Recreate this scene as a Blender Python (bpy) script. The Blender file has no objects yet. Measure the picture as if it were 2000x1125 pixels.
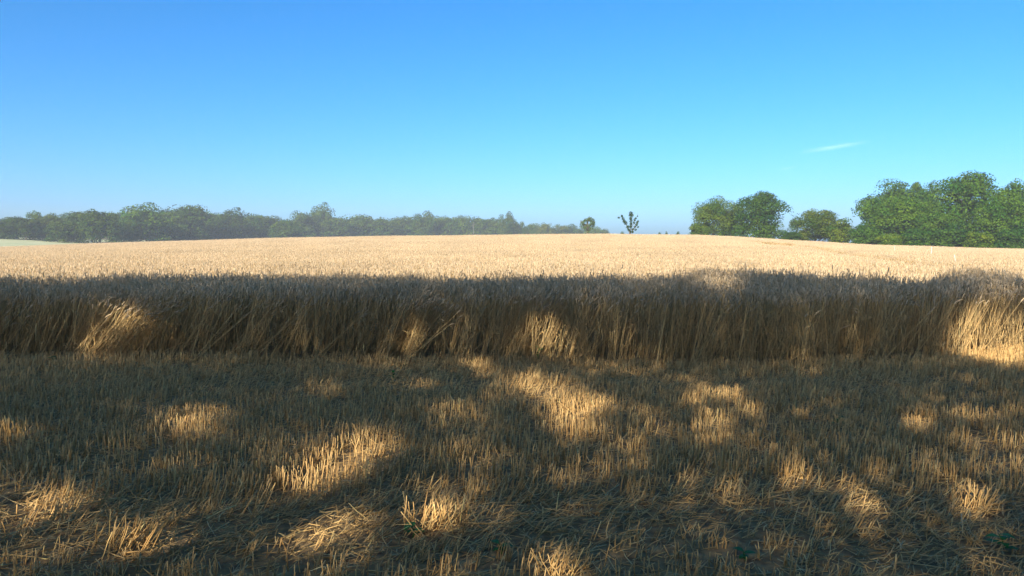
import bpy, math
import numpy as np
from mathutils import Vector

# ------------------------------------------------------------------ camera, sky, sun, exposure
sc = bpy.context.scene
COL = sc.collection
W_PX, H_PX, F_PX = 2000.0, 1125.0, 1455.0
EYE = 1.6
HORIZON = 478.0
PITCH = math.atan((H_PX / 2 - HORIZON) / F_PX)

cam_data = bpy.data.cameras.new('camera')
cam = bpy.data.objects.new('camera', cam_data)
COL.objects.link(cam)
cam.location = (0, 0, EYE)
cam.rotation_euler = (math.pi / 2 - PITCH, 0, 0)
cam_data.sensor_width = 36.0
cam_data.lens = 36.0 * F_PX / W_PX
cam_data.clip_start = 0.05
cam_data.clip_end = 60000
sc.camera = cam

SUN_EL = math.radians(25.0)
SUN_AZ = math.radians(205.0)          # clockwise from +Y: behind the camera, from the left
TO_SUN = np.array([math.sin(SUN_AZ) * math.cos(SUN_EL), math.cos(SUN_AZ) * math.cos(SUN_EL), math.sin(SUN_EL)])
LIGHT = -TO_SUN

world = bpy.data.worlds.new('World')
sc.world = world
world.use_nodes = True
wn = world.node_tree
bg = wn.nodes['Background']
sky = wn.nodes.new('ShaderNodeTexSky')
sky.sky_type = 'NISHITA'
sky.sun_disc = False
sky.sun_elevation = SUN_EL
sky.sun_rotation = SUN_AZ
sky.altitude = 100
sky.air_density = 0.7
sky.dust_density = 1.8
sky.ozone_density = 6.5
hsv = wn.nodes.new('ShaderNodeHueSaturation')
hsv.inputs['Saturation'].default_value = 1.17
hsv.inputs['Hue'].default_value = 0.493
wn.links.new(sky.outputs[0], hsv.inputs['Color'])
wn.links.new(hsv.outputs[0], bg.inputs['Color'])
bg.inputs['Strength'].default_value = 0.122

sun_data = bpy.data.lights.new('sun', 'SUN')
sun_data.energy = 5.0
sun_data.angle = math.radians(0.45)
sun_data.color = (1.0, 0.93, 0.83)
sun = bpy.data.objects.new('sun', sun_data)
COL.objects.link(sun)
sun.rotation_euler = Vector(LIGHT).to_track_quat('-Z', 'Y').to_euler()
sun.location = (-20, -40, 40)

vs = sc.view_settings
vs.view_transform = 'Standard'
vs.look = 'None'
vs.exposure = 1.04
vs.gamma = 1.0
sc.cycles.use_denoising = True
sc.cycles.denoising_prefilter = 'FAST'
sc.cycles.max_bounces = 8
sc.cycles.diffuse_bounces = 5
sc.cycles.transparent_max_bounces = 8
sc.cycles.volume_bounces = 0

# ------------------------------------------------------------------ helpers
rng = np.random.default_rng(7)

def px_dir(px, py):
    cp, sp = math.cos(PITCH), math.sin(PITCH)
    a, b = (px - 1000.0) / F_PX, (562.5 - py) / F_PX
    return np.array([a, cp + b * sp, -sp + b * cp])

def to_px(P):
    cp, sp = math.cos(PITCH), math.sin(PITCH)
    x, y, z = P[..., 0], P[..., 1], P[..., 2] - EYE
    d = y * cp - z * sp
    u = y * sp + z * cp
    d = np.where(np.abs(d) < 1e-3, 1e-3, d)
    return 1000 + F_PX * x / d, 562.5 - F_PX * u / d

def smooth(t):
    t = np.clip(t, 0, 1)
    return t * t * (3 - 2 * t)

HX = np.array([-320, -200, -117, -103, -82, -58, -29, 0, 23, 41, 50, 62, 82, 99, 117, 180, 320.])
HZ = np.array([-0.4, -0.3, 0.1, 0.65, 1.25, 1.95, 2.42, 2.75, 2.89, 2.68, 2.3, 1.65, 0.65, 0.2, -0.2, -0.5, -0.5])
LX = np.array([-700, -400, -300, -206, -181, -160, -140, -110])
LZ = np.array([11., 9.5, 7.0, 3.7, 2.2, 1.0, 0.3, 0.0])

def terrain(x, y):
    x = np.asarray(x, float); y = np.asarray(y, float)
    h = np.interp(x * 170.0 / np.clip(y, 30, 173), HX, HZ)
    up = smooth((y - 8) / 165.0)
    down = np.exp(-(np.maximum(y - 173, 0) / 130.0) ** 2)
    far = np.interp(x, LX, LZ) * smooth((y - 190) / 110.0)
    return h * up * down + far + 0.03 * np.sin(x * 0.31 + 1) * np.sin(y * 0.23) * smooth((y - 14) / 10)

def cast(px, py, lift=0.0):
    """point where the line of sight through a pixel meets the terrain raised by lift"""
    d = px_dir(px, py); t = 1.0
    lo = 1.0
    for i in range(6000):
        t = 1.0 + i * 0.1
        p = d * t + np.array([0, 0, EYE])
        if p[2] <= terrain(p[0], p[1]) + lift:
            return p
    return p

def mesh_np(name, V, quads=None, tris=None, col=None, smooth_shade=False):
    V = np.asarray(V, np.float32).reshape(-1, 3)
    fl, tot = [], []
    if quads is not None and len(quads):
        fl.append(np.asarray(quads, np.int32).ravel()); tot.append(np.full(len(quads), 4, np.int32))
    if tris is not None and len(tris):
        fl.append(np.asarray(tris, np.int32).ravel()); tot.append(np.full(len(tris), 3, np.int32))
    loops = np.concatenate(fl); tot = np.concatenate(tot)
    me = bpy.data.meshes.new(name)
    me.vertices.add(len(V)); me.vertices.foreach_set('co', V.ravel())
    me.loops.add(len(loops)); me.loops.foreach_set('vertex_index', loops)
    me.polygons.add(len(tot))
    start = np.zeros(len(tot), np.int32); start[1:] = np.cumsum(tot)[:-1]
    me.polygons.foreach_set('loop_start', start)
    me.update(calc_edges=True)
    if smooth_shade:
        me.polygons.foreach_set('use_smooth', np.ones(len(tot), bool))
    if col is not None:
        a = me.color_attributes.new('piece_colour', 'FLOAT_COLOR', 'POINT')
        c = np.ones((len(V), 4), np.float32); c[:, :3] = col
        a.data.foreach_set('color', c.ravel())
    me.validate()
    return me

class Bag:
    """collects vectorised pieces into one mesh"""
    def __init__(self): self.V, self.Q, self.T, self.C, self.n = [], [], [], [], 0
    def add(self, V, Q=None, T=None, C=None):
        V = V.reshape(-1, 3)
        self.V.append(V)
        if Q is not None: self.Q.append(Q.reshape(-1, 4) + self.n)
        if T is not None: self.T.append(T.reshape(-1, 3) + self.n)
        if C is None: C = np.full((len(V), 3), 0.5)
        self.C.append(C.reshape(-1, 3)); self.n += len(V)
    def tubes(self, P, R, col, sides=3, cap=True):
        N, K, _ = P.shape
        t = P[:, -1] - P[:, 0]; t /= np.linalg.norm(t, axis=1, keepdims=True) + 1e-9
        ref = np.where(np.abs(t[:, 2:3]) > 0.8, np.array([[1., 0, 0]]), np.array([[0, 0, 1.]]))
        a = np.cross(t, ref); a /= np.linalg.norm(a, axis=1, keepdims=True) + 1e-9
        b = np.cross(t, a)
        roll = rng.uniform(0, 6.283, N)
        ang = roll[:, None] + np.arange(sides)[None] * 2 * math.pi / sides
        ring = np.cos(ang)[..., None] * a[:, None] + np.sin(ang)[..., None] * b[:, None]
        V = P[:, :, None, :] + R[:, :, None, None] * ring[:, None]
        base = (np.arange(N) * K * sides)[:, None, None]
        k = np.arange(K - 1)[None, :, None] * sides
        s = np.arange(sides)[None, None]; s2 = (s + 1) % sides
        Q = np.stack([base + k + s, base + k + s2, base + k + sides + s2, base + k + sides + s], -1)
        T = None
        if cap:
            top = (np.arange(N) * K * sides + (K - 1) * sides)[:, None]
            if sides == 3: T = top + np.array([[0, 1, 2]])
            elif sides == 4: T = np.concatenate([top + np.array([[0, 1, 2]]), top + np.array([[0, 2, 3]])])
            else: T = np.concatenate([top + np.array([[0, i, i + 1]]) for i in range(1, sides - 1)])
        C = np.repeat(np.asarray(col).reshape(N, 1, 3), K * sides, 1)
        self.add(V, Q, T, C)
    def ribbons(self, P, Wv, col):
        """flat strips: P N,K,3 centre line; Wv N,K,3 half-width vectors"""
        N, K, _ = P.shape
        V = np.stack([P - Wv, P + Wv], 2)
        base = (np.arange(N) * K * 2)[:, None]
        k = np.arange(K - 1)[None] * 2
        Q = np.stack([base + k, base + k + 1, base + k + 3, base + k + 2], -1)
        self.add(V, Q, None, np.repeat(np.asarray(col).reshape(N, 1, 3), K * 2, 1))
    def mesh(self, name, smooth_shade=False):
        return mesh_np(name, np.concatenate(self.V), np.concatenate(self.Q) if self.Q else None,
                       np.concatenate(self.T) if self.T else None, np.concatenate(self.C), smooth_shade)

def obj(name, me, mat=None, parent=None, loc=None):
    o = bpy.data.objects.new(name, me)
    COL.objects.link(o)
    if mat is not None and me is not None and not me.materials: me.materials.append(mat)
    if parent is not None: o.parent = parent
    if loc is not None: o.location = loc
    return o

def tag(o, label, cat, group=None, kind=None):
    o['label'] = label; o['category'] = cat
    if group: o['group'] = group
    if kind: o['kind'] = kind
    return o

def thing(name, label, cat, loc=(0, 0, 0), rz=0.0, group=None):
    o = bpy.data.objects.new(name, None); COL.objects.link(o)
    o.empty_display_size = 0.2
    o.location = loc; o.rotation_euler = (0, 0, rz)
    return tag(o, label, cat, group)

# value noise on a lattice, for coherent variation over the ground
_lat = rng.uniform(-1, 1, (64, 64))
def vnoise(x, y, s):
    u, v = np.asarray(x) / s + 200.5, np.asarray(y) / s + 200.5
    i, j = np.floor(u).astype(int), np.floor(v).astype(int)
    fu, fv = smooth(u - i), smooth(v - j)
    g = lambda a, b: _lat[a % 64, b % 64]
    return (g(i, j) * (1 - fu) + g(i + 1, j) * fu) * (1 - fv) + (g(i, j + 1) * (1 - fu) + g(i + 1, j + 1) * fu) * fv

# ------------------------------------------------------------------ materials
def new_mat(name):
    m = bpy.data.materials.new(name); m.use_nodes = True
    nt = m.node_tree; nt.nodes.clear()
    out = nt.nodes.new('ShaderNodeOutputMaterial')
    return m, nt, out

def straw_material(name, rough=0.55, trans=0.15):
    m, nt, out = new_mat(name)
    at = nt.nodes.new('ShaderNodeAttribute'); at.attribute_name = 'piece_colour'
    tc = nt.nodes.new('ShaderNodeTexCoord')
    nz = nt.nodes.new('ShaderNodeTexNoise'); nz.inputs['Scale'].default_value = 38; nz.inputs['Detail'].default_value = 2
    nt.links.new(tc.outputs['Object'], nz.inputs['Vector'])
    mr = nt.nodes.new('ShaderNodeMapRange'); mr.inputs[3].default_value = 0.72; mr.inputs[4].default_value = 1.25
    nt.links.new(nz.outputs['Fac'], mr.inputs[0])
    mx = nt.nodes.new('ShaderNodeMix'); mx.data_type = 'RGBA'; mx.blend_type = 'MULTIPLY'; mx.inputs[0].default_value = 1
    nt.links.new(at.outputs['Color'], mx.inputs[6]); nt.links.new(mr.outputs[0], mx.inputs[7])
    ge = nt.nodes.new('ShaderNodeNewGeometry')
    n2 = nt.nodes.new('ShaderNodeTexNoise'); n2.inputs['Scale'].default_value = 0.22; n2.inputs['Detail'].default_value = 4
    nt.links.new(ge.outputs['Position'], n2.inputs['Vector'])
    m2 = nt.nodes.new('ShaderNodeMapRange'); m2.inputs[1].default_value = 0.3; m2.inputs[2].default_value = 0.7; m2.inputs[3].default_value = 0.84; m2.inputs[4].default_value = 1.10
    nt.links.new(n2.outputs['Fac'], m2.inputs[0])
    mm = nt.nodes.new('ShaderNodeMath'); mm.operation = 'MULTIPLY'
    nt.links.new(mr.outputs[0], mm.inputs[0]); nt.links.new(m2.outputs[0], mm.inputs[1]); nt.links.new(mm.outputs[0], mx.inputs[7])
    p = nt.nodes.new('ShaderNodeBsdfPrincipled')
    p.inputs['Roughness'].default_value = rough
    p.inputs['Specular IOR Level'].default_value = 0.35
    nt.links.new(mx.outputs[2], p.inputs['Base Color'])
    tr = nt.nodes.new('ShaderNodeBsdfTranslucent'); nt.links.new(mx.outputs[2], tr.inputs['Color'])
    ms = nt.nodes.new('ShaderNodeMixShader'); ms.inputs[0].default_value = trans
    nt.links.new(p.outputs[0], ms.inputs[1]); nt.links.new(tr.outputs[0], ms.inputs[2])
    nt.links.new(ms.outputs[0], out.inputs['Surface'])
    return m

def leaf_material(name):
    m, nt, out = new_mat(name)
    at = nt.nodes.new('ShaderNodeAttribute'); at.attribute_name = 'piece_colour'
    oi = nt.nodes.new('ShaderNodeObjectInfo')
    mx = nt.nodes.new('ShaderNodeMix'); mx.data_type = 'RGBA'; mx.blend_type = 'MULTIPLY'; mx.inputs[0].default_value = 1
    nt.links.new(at.outputs['Color'], mx.inputs[6]); nt.links.new(oi.outputs['Color'], mx.inputs[7])
    p = nt.nodes.new('ShaderNodeBsdfPrincipled'); p.inputs['Roughness'].default_value = 0.6
    p.inputs['Specular IOR Level'].default_value = 0.1
    nt.links.new(mx.outputs[2], p.inputs['Base Color'])
    tr = nt.nodes.new('ShaderNodeBsdfTranslucent'); nt.links.new(mx.outputs[2], tr.inputs['Color'])
    ms = nt.nodes.new('ShaderNodeMixShader'); ms.inputs[0].default_value = 0.12
    nt.links.new(p.outputs[0], ms.inputs[1]); nt.links.new(tr.outputs[0], ms.inputs[2])
    nt.links.new(ms.outputs[0], out.inputs['Surface'])
    return m

def plain_material(name, c1, c2, scale, rough=0.85, bump=0.0):
    m, nt, out = new_mat(name)
    tc = nt.nodes.new('ShaderNodeTexCoord')
    nz = nt.nodes.new('ShaderNodeTexNoise'); nz.inputs['Scale'].default_value = scale; nz.inputs['Detail'].default_value = 8
    nt.links.new(tc.outputs['Object'], nz.inputs['Vector'])
    cr = nt.nodes.new('ShaderNodeValToRGB')
    cr.color_ramp.elements[0].position = 0.32; cr.color_ramp.elements[0].color = (*c1, 1)
    cr.color_ramp.elements[1].position = 0.68; cr.color_ramp.elements[1].color = (*c2, 1)
    nt.links.new(nz.outputs['Fac'], cr.inputs[0])
    p = nt.nodes.new('ShaderNodeBsdfPrincipled'); p.inputs['Roughness'].default_value = rough
    p.inputs['Specular IOR Level'].default_value = 0.2
    nt.links.new(cr.outputs[0], p.inputs['Base Color'])
    if bump:
        b = nt.nodes.new('ShaderNodeBump'); b.inputs['Strength'].default_value = bump; b.inputs['Distance'].default_value = 0.03
        nt.links.new(nz.outputs['Fac'], b.inputs['Height']); nt.links.new(b.outputs[0], p.inputs['Normal'])
    nt.links.new(p.outputs[0], out.inputs['Surface'])
    return m

M_STRAW = straw_material('dry_straw')
M_LEAF = leaf_material('tree_leaf')
M_WEED = leaf_material('weed_leaf')
M_BARK = plain_material('bark', (0.06, 0.045, 0.03), (0.16, 0.12, 0.085), 9, 0.9, 0.6)
M_PALEBARK = plain_material('weathered_dead_wood', (0.12, 0.115, 0.10), (0.21, 0.20, 0.17), 5, 0.9, 0.3)
M_SOIL = plain_material('field_soil', (0.12, 0.072, 0.03), (0.32, 0.205, 0.08), 14, 0.95, 0.8)
M_FARFIELD = plain_material('pale_green_crop', (0.34, 0.36, 0.17), (0.44, 0.42, 0.22), 0.12, 0.95)
M_POST = plain_material('white_plastic', (0.66, 0.65, 0.60), (0.74, 0.73, 0.69), 30, 0.45)
M_STEEL = plain_material('galvanised_steel', (0.30, 0.30, 0.30), (0.45, 0.45, 0.44), 40, 0.4)

# ------------------------------------------------------------------ the ground
gx = np.concatenate([-np.geomspace(560, 30, 45), np.linspace(-28, 28, 57), np.geomspace(30, 560, 45)])
gy = np.concatenate([[-90, -60, -40, -30, -20], np.linspace(-12, 40, 66), np.geomspace(41, 320, 110), np.linspace(330, 620, 24)])
GX, GY = np.meshgrid(gx, gy)
GZ = terrain(GX, GY) + 0.018 * vnoise(GX, GY, 1.3) * (GY < 40)
nx_, ny_ = len(gx), len(gy)
ii = np.arange((ny_ - 1) * (nx_ - 1)); r_, c_ = ii // (nx_ - 1), ii % (nx_ - 1)
gq = np.stack([r_ * nx_ + c_, r_ * nx_ + c_ + 1, (r_ + 1) * nx_ + c_ + 1, (r_ + 1) * nx_ + c_], 1)
ground = obj('ground', mesh_np('ground', np.stack([GX, GY, GZ], -1), gq, smooth_shade=True), M_SOIL)
ground['kind'] = 'structure'; ground['label'] = 'dark brown soil of the field under the straw'

# pale green neighbouring field beyond the wheat, on its own rising ground
fx = np.linspace(-520, -60, 70); fy = np.linspace(196, 420, 60)
FX, FY = np.meshgrid(fx, fy)
fz = terrain(FX, FY) + 0.35
ii = np.arange(59 * 69); r_, c_ = ii // 69, ii % 69
ff = obj('far_field', mesh_np('far_field', np.stack([FX, FY, fz], -1), np.stack([r_ * 70 + c_, r_ * 70 + c_ + 1, (r_ + 1) * 70 + c_ + 1, (r_ + 1) * 70 + c_], 1), smooth_shade=True), M_FARFIELD)
ff['kind'] = 'structure'; ff['label'] = 'pale green neighbouring field rising beyond the wheat to the wood'

# ------------------------------------------------------------------ standing wheat
FRONT_PX = np.array([-400, 0, 300, 600, 1000, 1250, 1500, 1750, 1860, 1930, 2000, 2300])
FRONT_PY = np.array([706, 704, 706, 710, 715, 720, 720, 712, 700, 692, 688, 686.])
FRONT_Y = EYE * F_PX / (FRONT_PY - HORIZON)
FRONT_X = (FRONT_PX - 1000) / F_PX * FRONT_Y
def front(x):
    return np.interp(x, FRONT_X, FRONT_Y) + 0.10 * vnoise(x, 0 * np.asarray(x), 0.45) + 0.05 * vnoise(x, 0 * np.asarray(x) + 9, 0.17)

def straw_colours(n, kind):
    t = rng.random((n, 1)); u = rng.normal(0, 0.10, (n, 1))
    if kind == 'stem':
        a, b = np.array([0.46, 0.285, 0.105]), np.array([0.74, 0.52, 0.225])
    elif kind == 'ear':
        a, b = np.array([0.48, 0.34, 0.175]), np.array([0.69, 0.51, 0.295])
    elif kind == 'stub':
        a, b = np.array([0.48, 0.265, 0.082]), np.array([0.80, 0.52, 0.195])
    else:
        a, b = np.array([0.48, 0.28, 0.09]), np.array([0.80, 0.54, 0.21])
    c = (a + (b - a) * t) * (1 + u)
    g = rng.random((n, 1)) < 0.08
    c = np.where(g, c * np.array([0.72, 0.80, 0.85]), c)
    return np.clip(c, 0.03, 0.8)

def wheat_stems(bag, base, length, lean, lean_dir, z_from=0.0, nod=None, ear_scale=1.0, leaves=True, sides=3, K=5, shade=None):
    """base N,3; lean = tilt from upright (radians); lean_dir = azimuth of tilt"""
    N = len(base)
    s = np.linspace(z_from, 1, K)[None, :, None]
    hd = np.stack([np.cos(lean_dir), np.sin(lean_dir), 0 * lean], 1)[:, None]
    bow = rng.normal(0.03, 0.05, N)[:, None, None]
    ln = length[:, None, None]; le = lean[:, None, None]
    P = base[:, None] + hd * ln * (np.sin(le) * s + bow * 0.5 * (s ** 2) * 0.5) + np.array([0, 0, 1.]) * ln * (np.cos(le) * s - np.abs(bow) * 0.12 * s ** 2)
    wob = np.cumsum(rng.normal(0, 0.0022, (N, K, 3)), 1); wob[:, 0] = 0; wob[..., 2] *= 0.2
    P = P + wob
    R = np.repeat(rng.uniform(0.0021, 0.0036, N)[:, None], K, 1) * np.linspace(1.15, 0.7, K)
    stem_c = straw_colours(N, 'stem')
    if shade is not None: R = R * rng.choice([0.85, 1.0, 1.3], N)[:, None]
    if shade is not None: stem_c = stem_c * shade[:, None]
    bag.tubes(P, R, stem_c, sides, cap=False)
    # ear
    t = P[:, -1] - P[:, -2]; t /= np.linalg.norm(t, axis=1, keepdims=True)
    if nod is None: nod = np.abs(rng.normal(0.15, 0.35, N))
    na = lean_dir + rng.normal(0, 1.0, N)
    nd = np.stack([np.cos(na), np.sin(na), 0 * na], 1)
    EK = 5
    q = np.linspace(0, 1, EK)[None, :, None]
    L = rng.uniform(0.065, 0.10, N)[:, None, None] * ear_scale
    bend = nod[:, None, None]
    E = P[:, -1][:, None] + L * q * (t[:, None] * np.cos(bend * q) + (nd[:, None] - 0.25 * np.array([0, 0, 1.])) * np.sin(bend * q))
    prof = np.array([0.4, 1.05, 0.82, 0.95, 0.14])
    ER = rng.uniform(0.0058, 0.0085, N)[:, None] * prof[None] * ear_scale
    bag.tubes(E, ER, straw_colours(N, 'ear'), 4, cap=False)
    if leaves:
        for rep in range(leaves if isinstance(leaves, int) else 1):
            m = rng.random(N) < 0.75
            idx = np.nonzero(m)[0]; n = len(idx)
            k = rng.integers(1, K - 1, n)
            p0 = P[idx, k]
            az = rng.uniform(0, 6.283, n); d = np.stack([np.cos(az), np.sin(az), 0 * az], 1)
            ll = rng.uniform(0.07, 0.20, n)[:, None]
            p1 = p0 + d * ll * 0.45 + np.array([0, 0, 1]) * ll * rng.uniform(0.0, 0.7, (n, 1))
            p2 = p0 + d * ll * 0.8 + np.array([0, 0, 1]) * ll * rng.uniform(-0.8, 0.5, (n, 1))
            wd = np.cross(d, np.array([0, 0, 1.])) * rng.uniform(0.002, 0.0045, (n, 1))
            wd[:, 2] += rng.normal(0, 0.0015, n)
            bag.ribbons(np.stack([p0, p1, p2], 1), np.stack([wd, wd * 0.9, wd * 0.15], 1), straw_colours(n, 'leaf'))

# (a) the cut face and the first two metres: every stem its own shape
DEPTH = 2.0
NX = 12000
npl = NX // 4
xp = np.repeat(rng.uniform(-11, 12.5, npl + 1), 4)[:NX]; dp = np.repeat(rng.random(npl + 1) ** 1.1 * DEPTH, 4)[:NX]
jl = np.repeat(rng.normal(0, 0.17, npl + 1), 4)[:NX]; jt = np.repeat(rng.choice([0.62, 0.8, 1.0, 1.15, 1.25], npl + 1), 4)[:NX]
x = xp + rng.normal(0, 0.010, NX); dep = np.maximum(0, dp + rng.normal(0, 0.010, NX))
y = front(xp) + dep
pxs, _ = to_px(np.stack([x, y, 0 * x], 1))
face = np.exp(-dep / 0.35)
mean = np.interp(pxs, [-200, 100, 350, 600, 900, 1300, 1600, 1900, 2200], [28, 33, 24, 15, 17, 16, 8, 4, 0])
lx = np.radians(mean * (0.25 + 0.75 * face)) + np.radians(15) * vnoise(x, y, 0.55) * (0.35 + 0.65 * face) + jl * (0.3 + face) + rng.normal(0, 0.035, NX) * (0.6 + face) + (pxs > 1350) * rng.normal(0, 0.12, NX) * face
ly = -np.radians(7) * face + np.radians(8) * vnoise(x + 50, y, 0.5) * face + rng.normal(0, 0.08, NX)
stray = rng.random(NX) < 0.035 * face
lx = np.where(stray, rng.uniform(-1.1, 1.2, NX), lx)
lean = np.sqrt(lx ** 2 + ly ** 2); ldir = np.arctan2(ly, lx)
length = rng.normal(0.86, 0.055, NX) + 0.05 * vnoise(x, y, 1.7) + 0.12 * np.abs(lx) + (rng.random(NX) < 0.03) * 0.07
b = Bag()
wheat_stems(b, np.stack([x, y, terrain(x, y) - 0.01], 1), length, lean, ldir, leaves=2, shade=jt)
front_wheat = obj('wheat', b.mesh('wheat'), M_STRAW)
tag(front_wheat, 'uncut edge of ripe wheat, leaning stems facing the mown stubble', 'wheat', kind='stuff')

# (b) the rest of the crop: square patches of stems and ears scattered over the field
def patch_mesh(name, size, n, ear_scale, sides):
    b = Bag()
    base = np.stack([rng.uniform(-size / 2, size / 2, n), rng.uniform(-size / 2, size / 2, n), np.zeros(n)], 1)
    le = np.abs(rng.normal(0.08, 0.09, n)); ld = rng.uniform(0, 6.283, n)
    ln = rng.normal(0.86, 0.05, n) + (rng.random(n) < 0.05) * rng.uniform(0.04, 0.15, n)
    wheat_stems(b, base, ln, le, ld, z_from=0.45, ear_scale=ear_scale, leaves=1, sides=3, K=3)
    me = b.mesh(name); me.materials.append(M_STRAW); return me

def instancer(name, pts, rz, scl, idx, meshes, label, cat):
    """one object whose geometry nodes set a patch on every point"""
    pc = bpy.data.collections.new(name + '_source')
    for i, me in enumerate(meshes):
        o = bpy.data.objects.new('%s_source_%02d' % (name, i), me); pc.objects.link(o)
    me = bpy.data.meshes.new(name)
    me.vertices.add(len(pts)); me.vertices.foreach_set('co', np.asarray(pts, np.float32).ravel())
    for an, ty, arr in (('turn', 'FLOAT', rz), ('size', 'FLOAT', scl)):
        a = me.attributes.new(an, ty, 'POINT'); a.data.foreach_set('value', np.asarray(arr, np.float32))
    a = me.attributes.new('which', 'INT', 'POINT'); a.data.foreach_set('value', np.asarray(idx, np.int32))
    o = obj(name, me)
    ng = bpy.data.node_groups.new(name + '_nodes', 'GeometryNodeTree')
    ng.interface.new_socket('Geometry', in_out='INPUT', socket_type='NodeSocketGeometry')
    ng.interface.new_socket('Geometry', in_out='OUTPUT', socket_type='NodeSocketGeometry')
    N, L = ng.nodes, ng.links
    gi, go = N.new('NodeGroupInput'), N.new('NodeGroupOutput')
    ci = N.new('GeometryNodeCollectionInfo'); ci.inputs['Collection'].default_value = pc
    ci.inputs['Separate Children'].default_value = True; ci.inputs['Reset Children'].default_value = True
    ip = N.new('GeometryNodeInstanceOnPoints'); ip.inputs['Pick Instance'].default_value = True
    def attr(n_, t_):
        a_ = N.new('GeometryNodeInputNamedAttribute'); a_.data_type = t_; a_.inputs['Name'].default_value = n_; return a_.outputs['Attribute']
    cx = N.new('ShaderNodeCombineXYZ'); L.new(attr('turn', 'FLOAT'), cx.inputs['Z'])
    L.new(gi.outputs[0], ip.inputs['Points']); L.new(ci.outputs[0], ip.inputs['Instance'])
    L.new(attr('which', 'INT'), ip.inputs['Instance Index']); L.new(cx.outputs[0], ip.inputs['Rotation'])
    L.new(attr('size', 'FLOAT'), ip.inputs['Scale']); L.new(ip.outputs[0], go.inputs[0])
    md = o.modifiers.new('scatter', 'NODES'); md.node_group = ng
    return tag(o, label, cat, kind='stuff')

def track_distance(x, y, line):
    d = np.full(len(x), 1e9)
    for (x0, y0), (x1, y1) in zip(line[:-1], line[1:]):
        vx, vy = x1 - x0, y1 - y0; L2 = vx * vx + vy * vy
        t = np.clip(((x - x0) * vx + (y - y0) * vy) / L2, 0, 1)
        d = np.minimum(d, np.hypot(x - x0 - t * vx, y - y0 - t * vy))
    return d
TRAM = [cast(px, py, 0.8)[:2] for px, py in ((1500, 474), (1590, 487), (1680, 502), (1760, 516), (1900, 528))]
TRAM2 = [cast(px, py, 0.8)[:2] for px, py in ((-60, 499), (90, 496), (220, 491), (420, 489))]

pts = []
s1 = 0.8
for yy in np.arange(11.5, 62, s1):
    for xx in np.arange(-(0.74 * yy + 5), 0.74 * yy + 5, s1):
        pts.append((xx, yy))
pts = np.array(pts); pts += rng.uniform(-0.12, 0.12, pts.shape)
pts = pts[pts[:, 1] > front(pts[:, 0]) + DEPTH * 0.55]
dt = np.minimum(track_distance(pts[:, 0], pts[:, 1], TRAM), track_distance(pts[:, 0], pts[:, 1], TRAM2))
keep = (dt > 1.1)
pts = pts[keep]
size = 1.0 + 0.06 * vnoise(pts[:, 0], pts[:, 1], 2.5) + 0.05 * vnoise(pts[:, 0], pts[:, 1], 9.0) + rng.normal(0, 0.012, len(pts))
P3 = np.column_stack([pts, terrain(pts[:, 0], pts[:, 1])])
instancer('wheat_canopy', P3, rng.integers(0, 4, len(P3)) * math.pi / 2 + rng.normal(0, .2, len(P3)), size, rng.integers(0, 6, len(P3)),
          [patch_mesh('wheat_patch_near', 1.0, 230, 1.0, 3) for _ in range(6)],
          'ripe wheat standing behind the cut edge, ears half in shade', 'wheat')
pts = []
s2 = 2.0
for yy in np.arange(61.5, 200, s2):
    for xx in np.arange(-(0.76 * yy + 6), 0.76 * yy + 6, s2):
        pts.append((xx, yy))
pts = np.array(pts); pts += rng.uniform(-0.4, 0.4, pts.shape)
dt = np.minimum(track_distance(pts[:, 0], pts[:, 1], TRAM), track_distance(pts[:, 0], pts[:, 1], TRAM2))
pts = pts[dt > 2.3]
pts = pts[~((pts[:, 0] > 66) & (pts[:, 1] > 152 - 0.05 * pts[:, 0]))]
size = 1.0 + 0.05 * vnoise(pts[:, 0], pts[:, 1], 5.0) + 0.05 * vnoise(pts[:, 0], pts[:, 1], 17.0)
P3 = np.column_stack([pts, terrain(pts[:, 0], pts[:, 1])])
instancer('wheat_canopy', P3, rng.integers(0, 4, len(P3)) * math.pi / 2, size, rng.integers(0, 3, len(P3)),
          [patch_mesh('wheat_patch_far', 2.2, 620, 1.08, 3) for _ in range(3)],
          'sunlit golden wheat covering the low hill up to its crest', 'wheat')

# ------------------------------------------------------------------ stubble and chopped straw
def band_flat(x, y):
    """0 = standing rows, 1 = pressed flat by wheels and header"""
    f = smooth(1 - np.abs(y - 4.25 - 0.10 * np.sin(x)) / 0.75) * 0.95
    f = np.maximum(f, 0.4 * smooth(1 - np.abs(y - 8.4) / 1.2))
    f = np.maximum(f, 0.75 * smooth((x - 0.9) / 1.2) * smooth((4.7 - y) / 0.8))
    f = f + 0.35 * vnoise(x, y, 0.5) + 0.2 * vnoise(x, y, 0.2)
    return np.clip(f, 0, 1)

rows = np.arange(2.7, 11.6, 0.125)
xs_, ys_ = [], []
for yr in rows:
    hw = 0.72 * yr + 1.6
    n = int(2 * hw * 70)
    xr = rng.uniform(-hw, hw, n)
    xs_.append(xr); ys_.append(yr + 0.06 * xr * 0.5 + rng.normal(0, 0.016, n) + 0.03 * np.sin(xr * 1.1 + yr))
x = np.concatenate(xs_); y = np.concatenate(ys_)
clump = vnoise(x, y, 0.07) + 0.6 * vnoise(x, y, 0.35)
m = (clump > -0.45) & (y < front(x) + 0.12) & (y > 2.4)
x, y = x[m], y[m]
fl = band_flat(x, y)
m = rng.random(len(x)) > fl * 0.5
x, y, fl = x[m], y[m], fl[m]
n = len(x)
h = np.clip(rng.normal(0.136, 0.018, n) + 0.022 * vnoise(x, y, 0.8) - 0.045 * smooth((4.4 - y) / 0.6), 0.05, 0.22) * (1 - 0.15 * fl)
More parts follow.
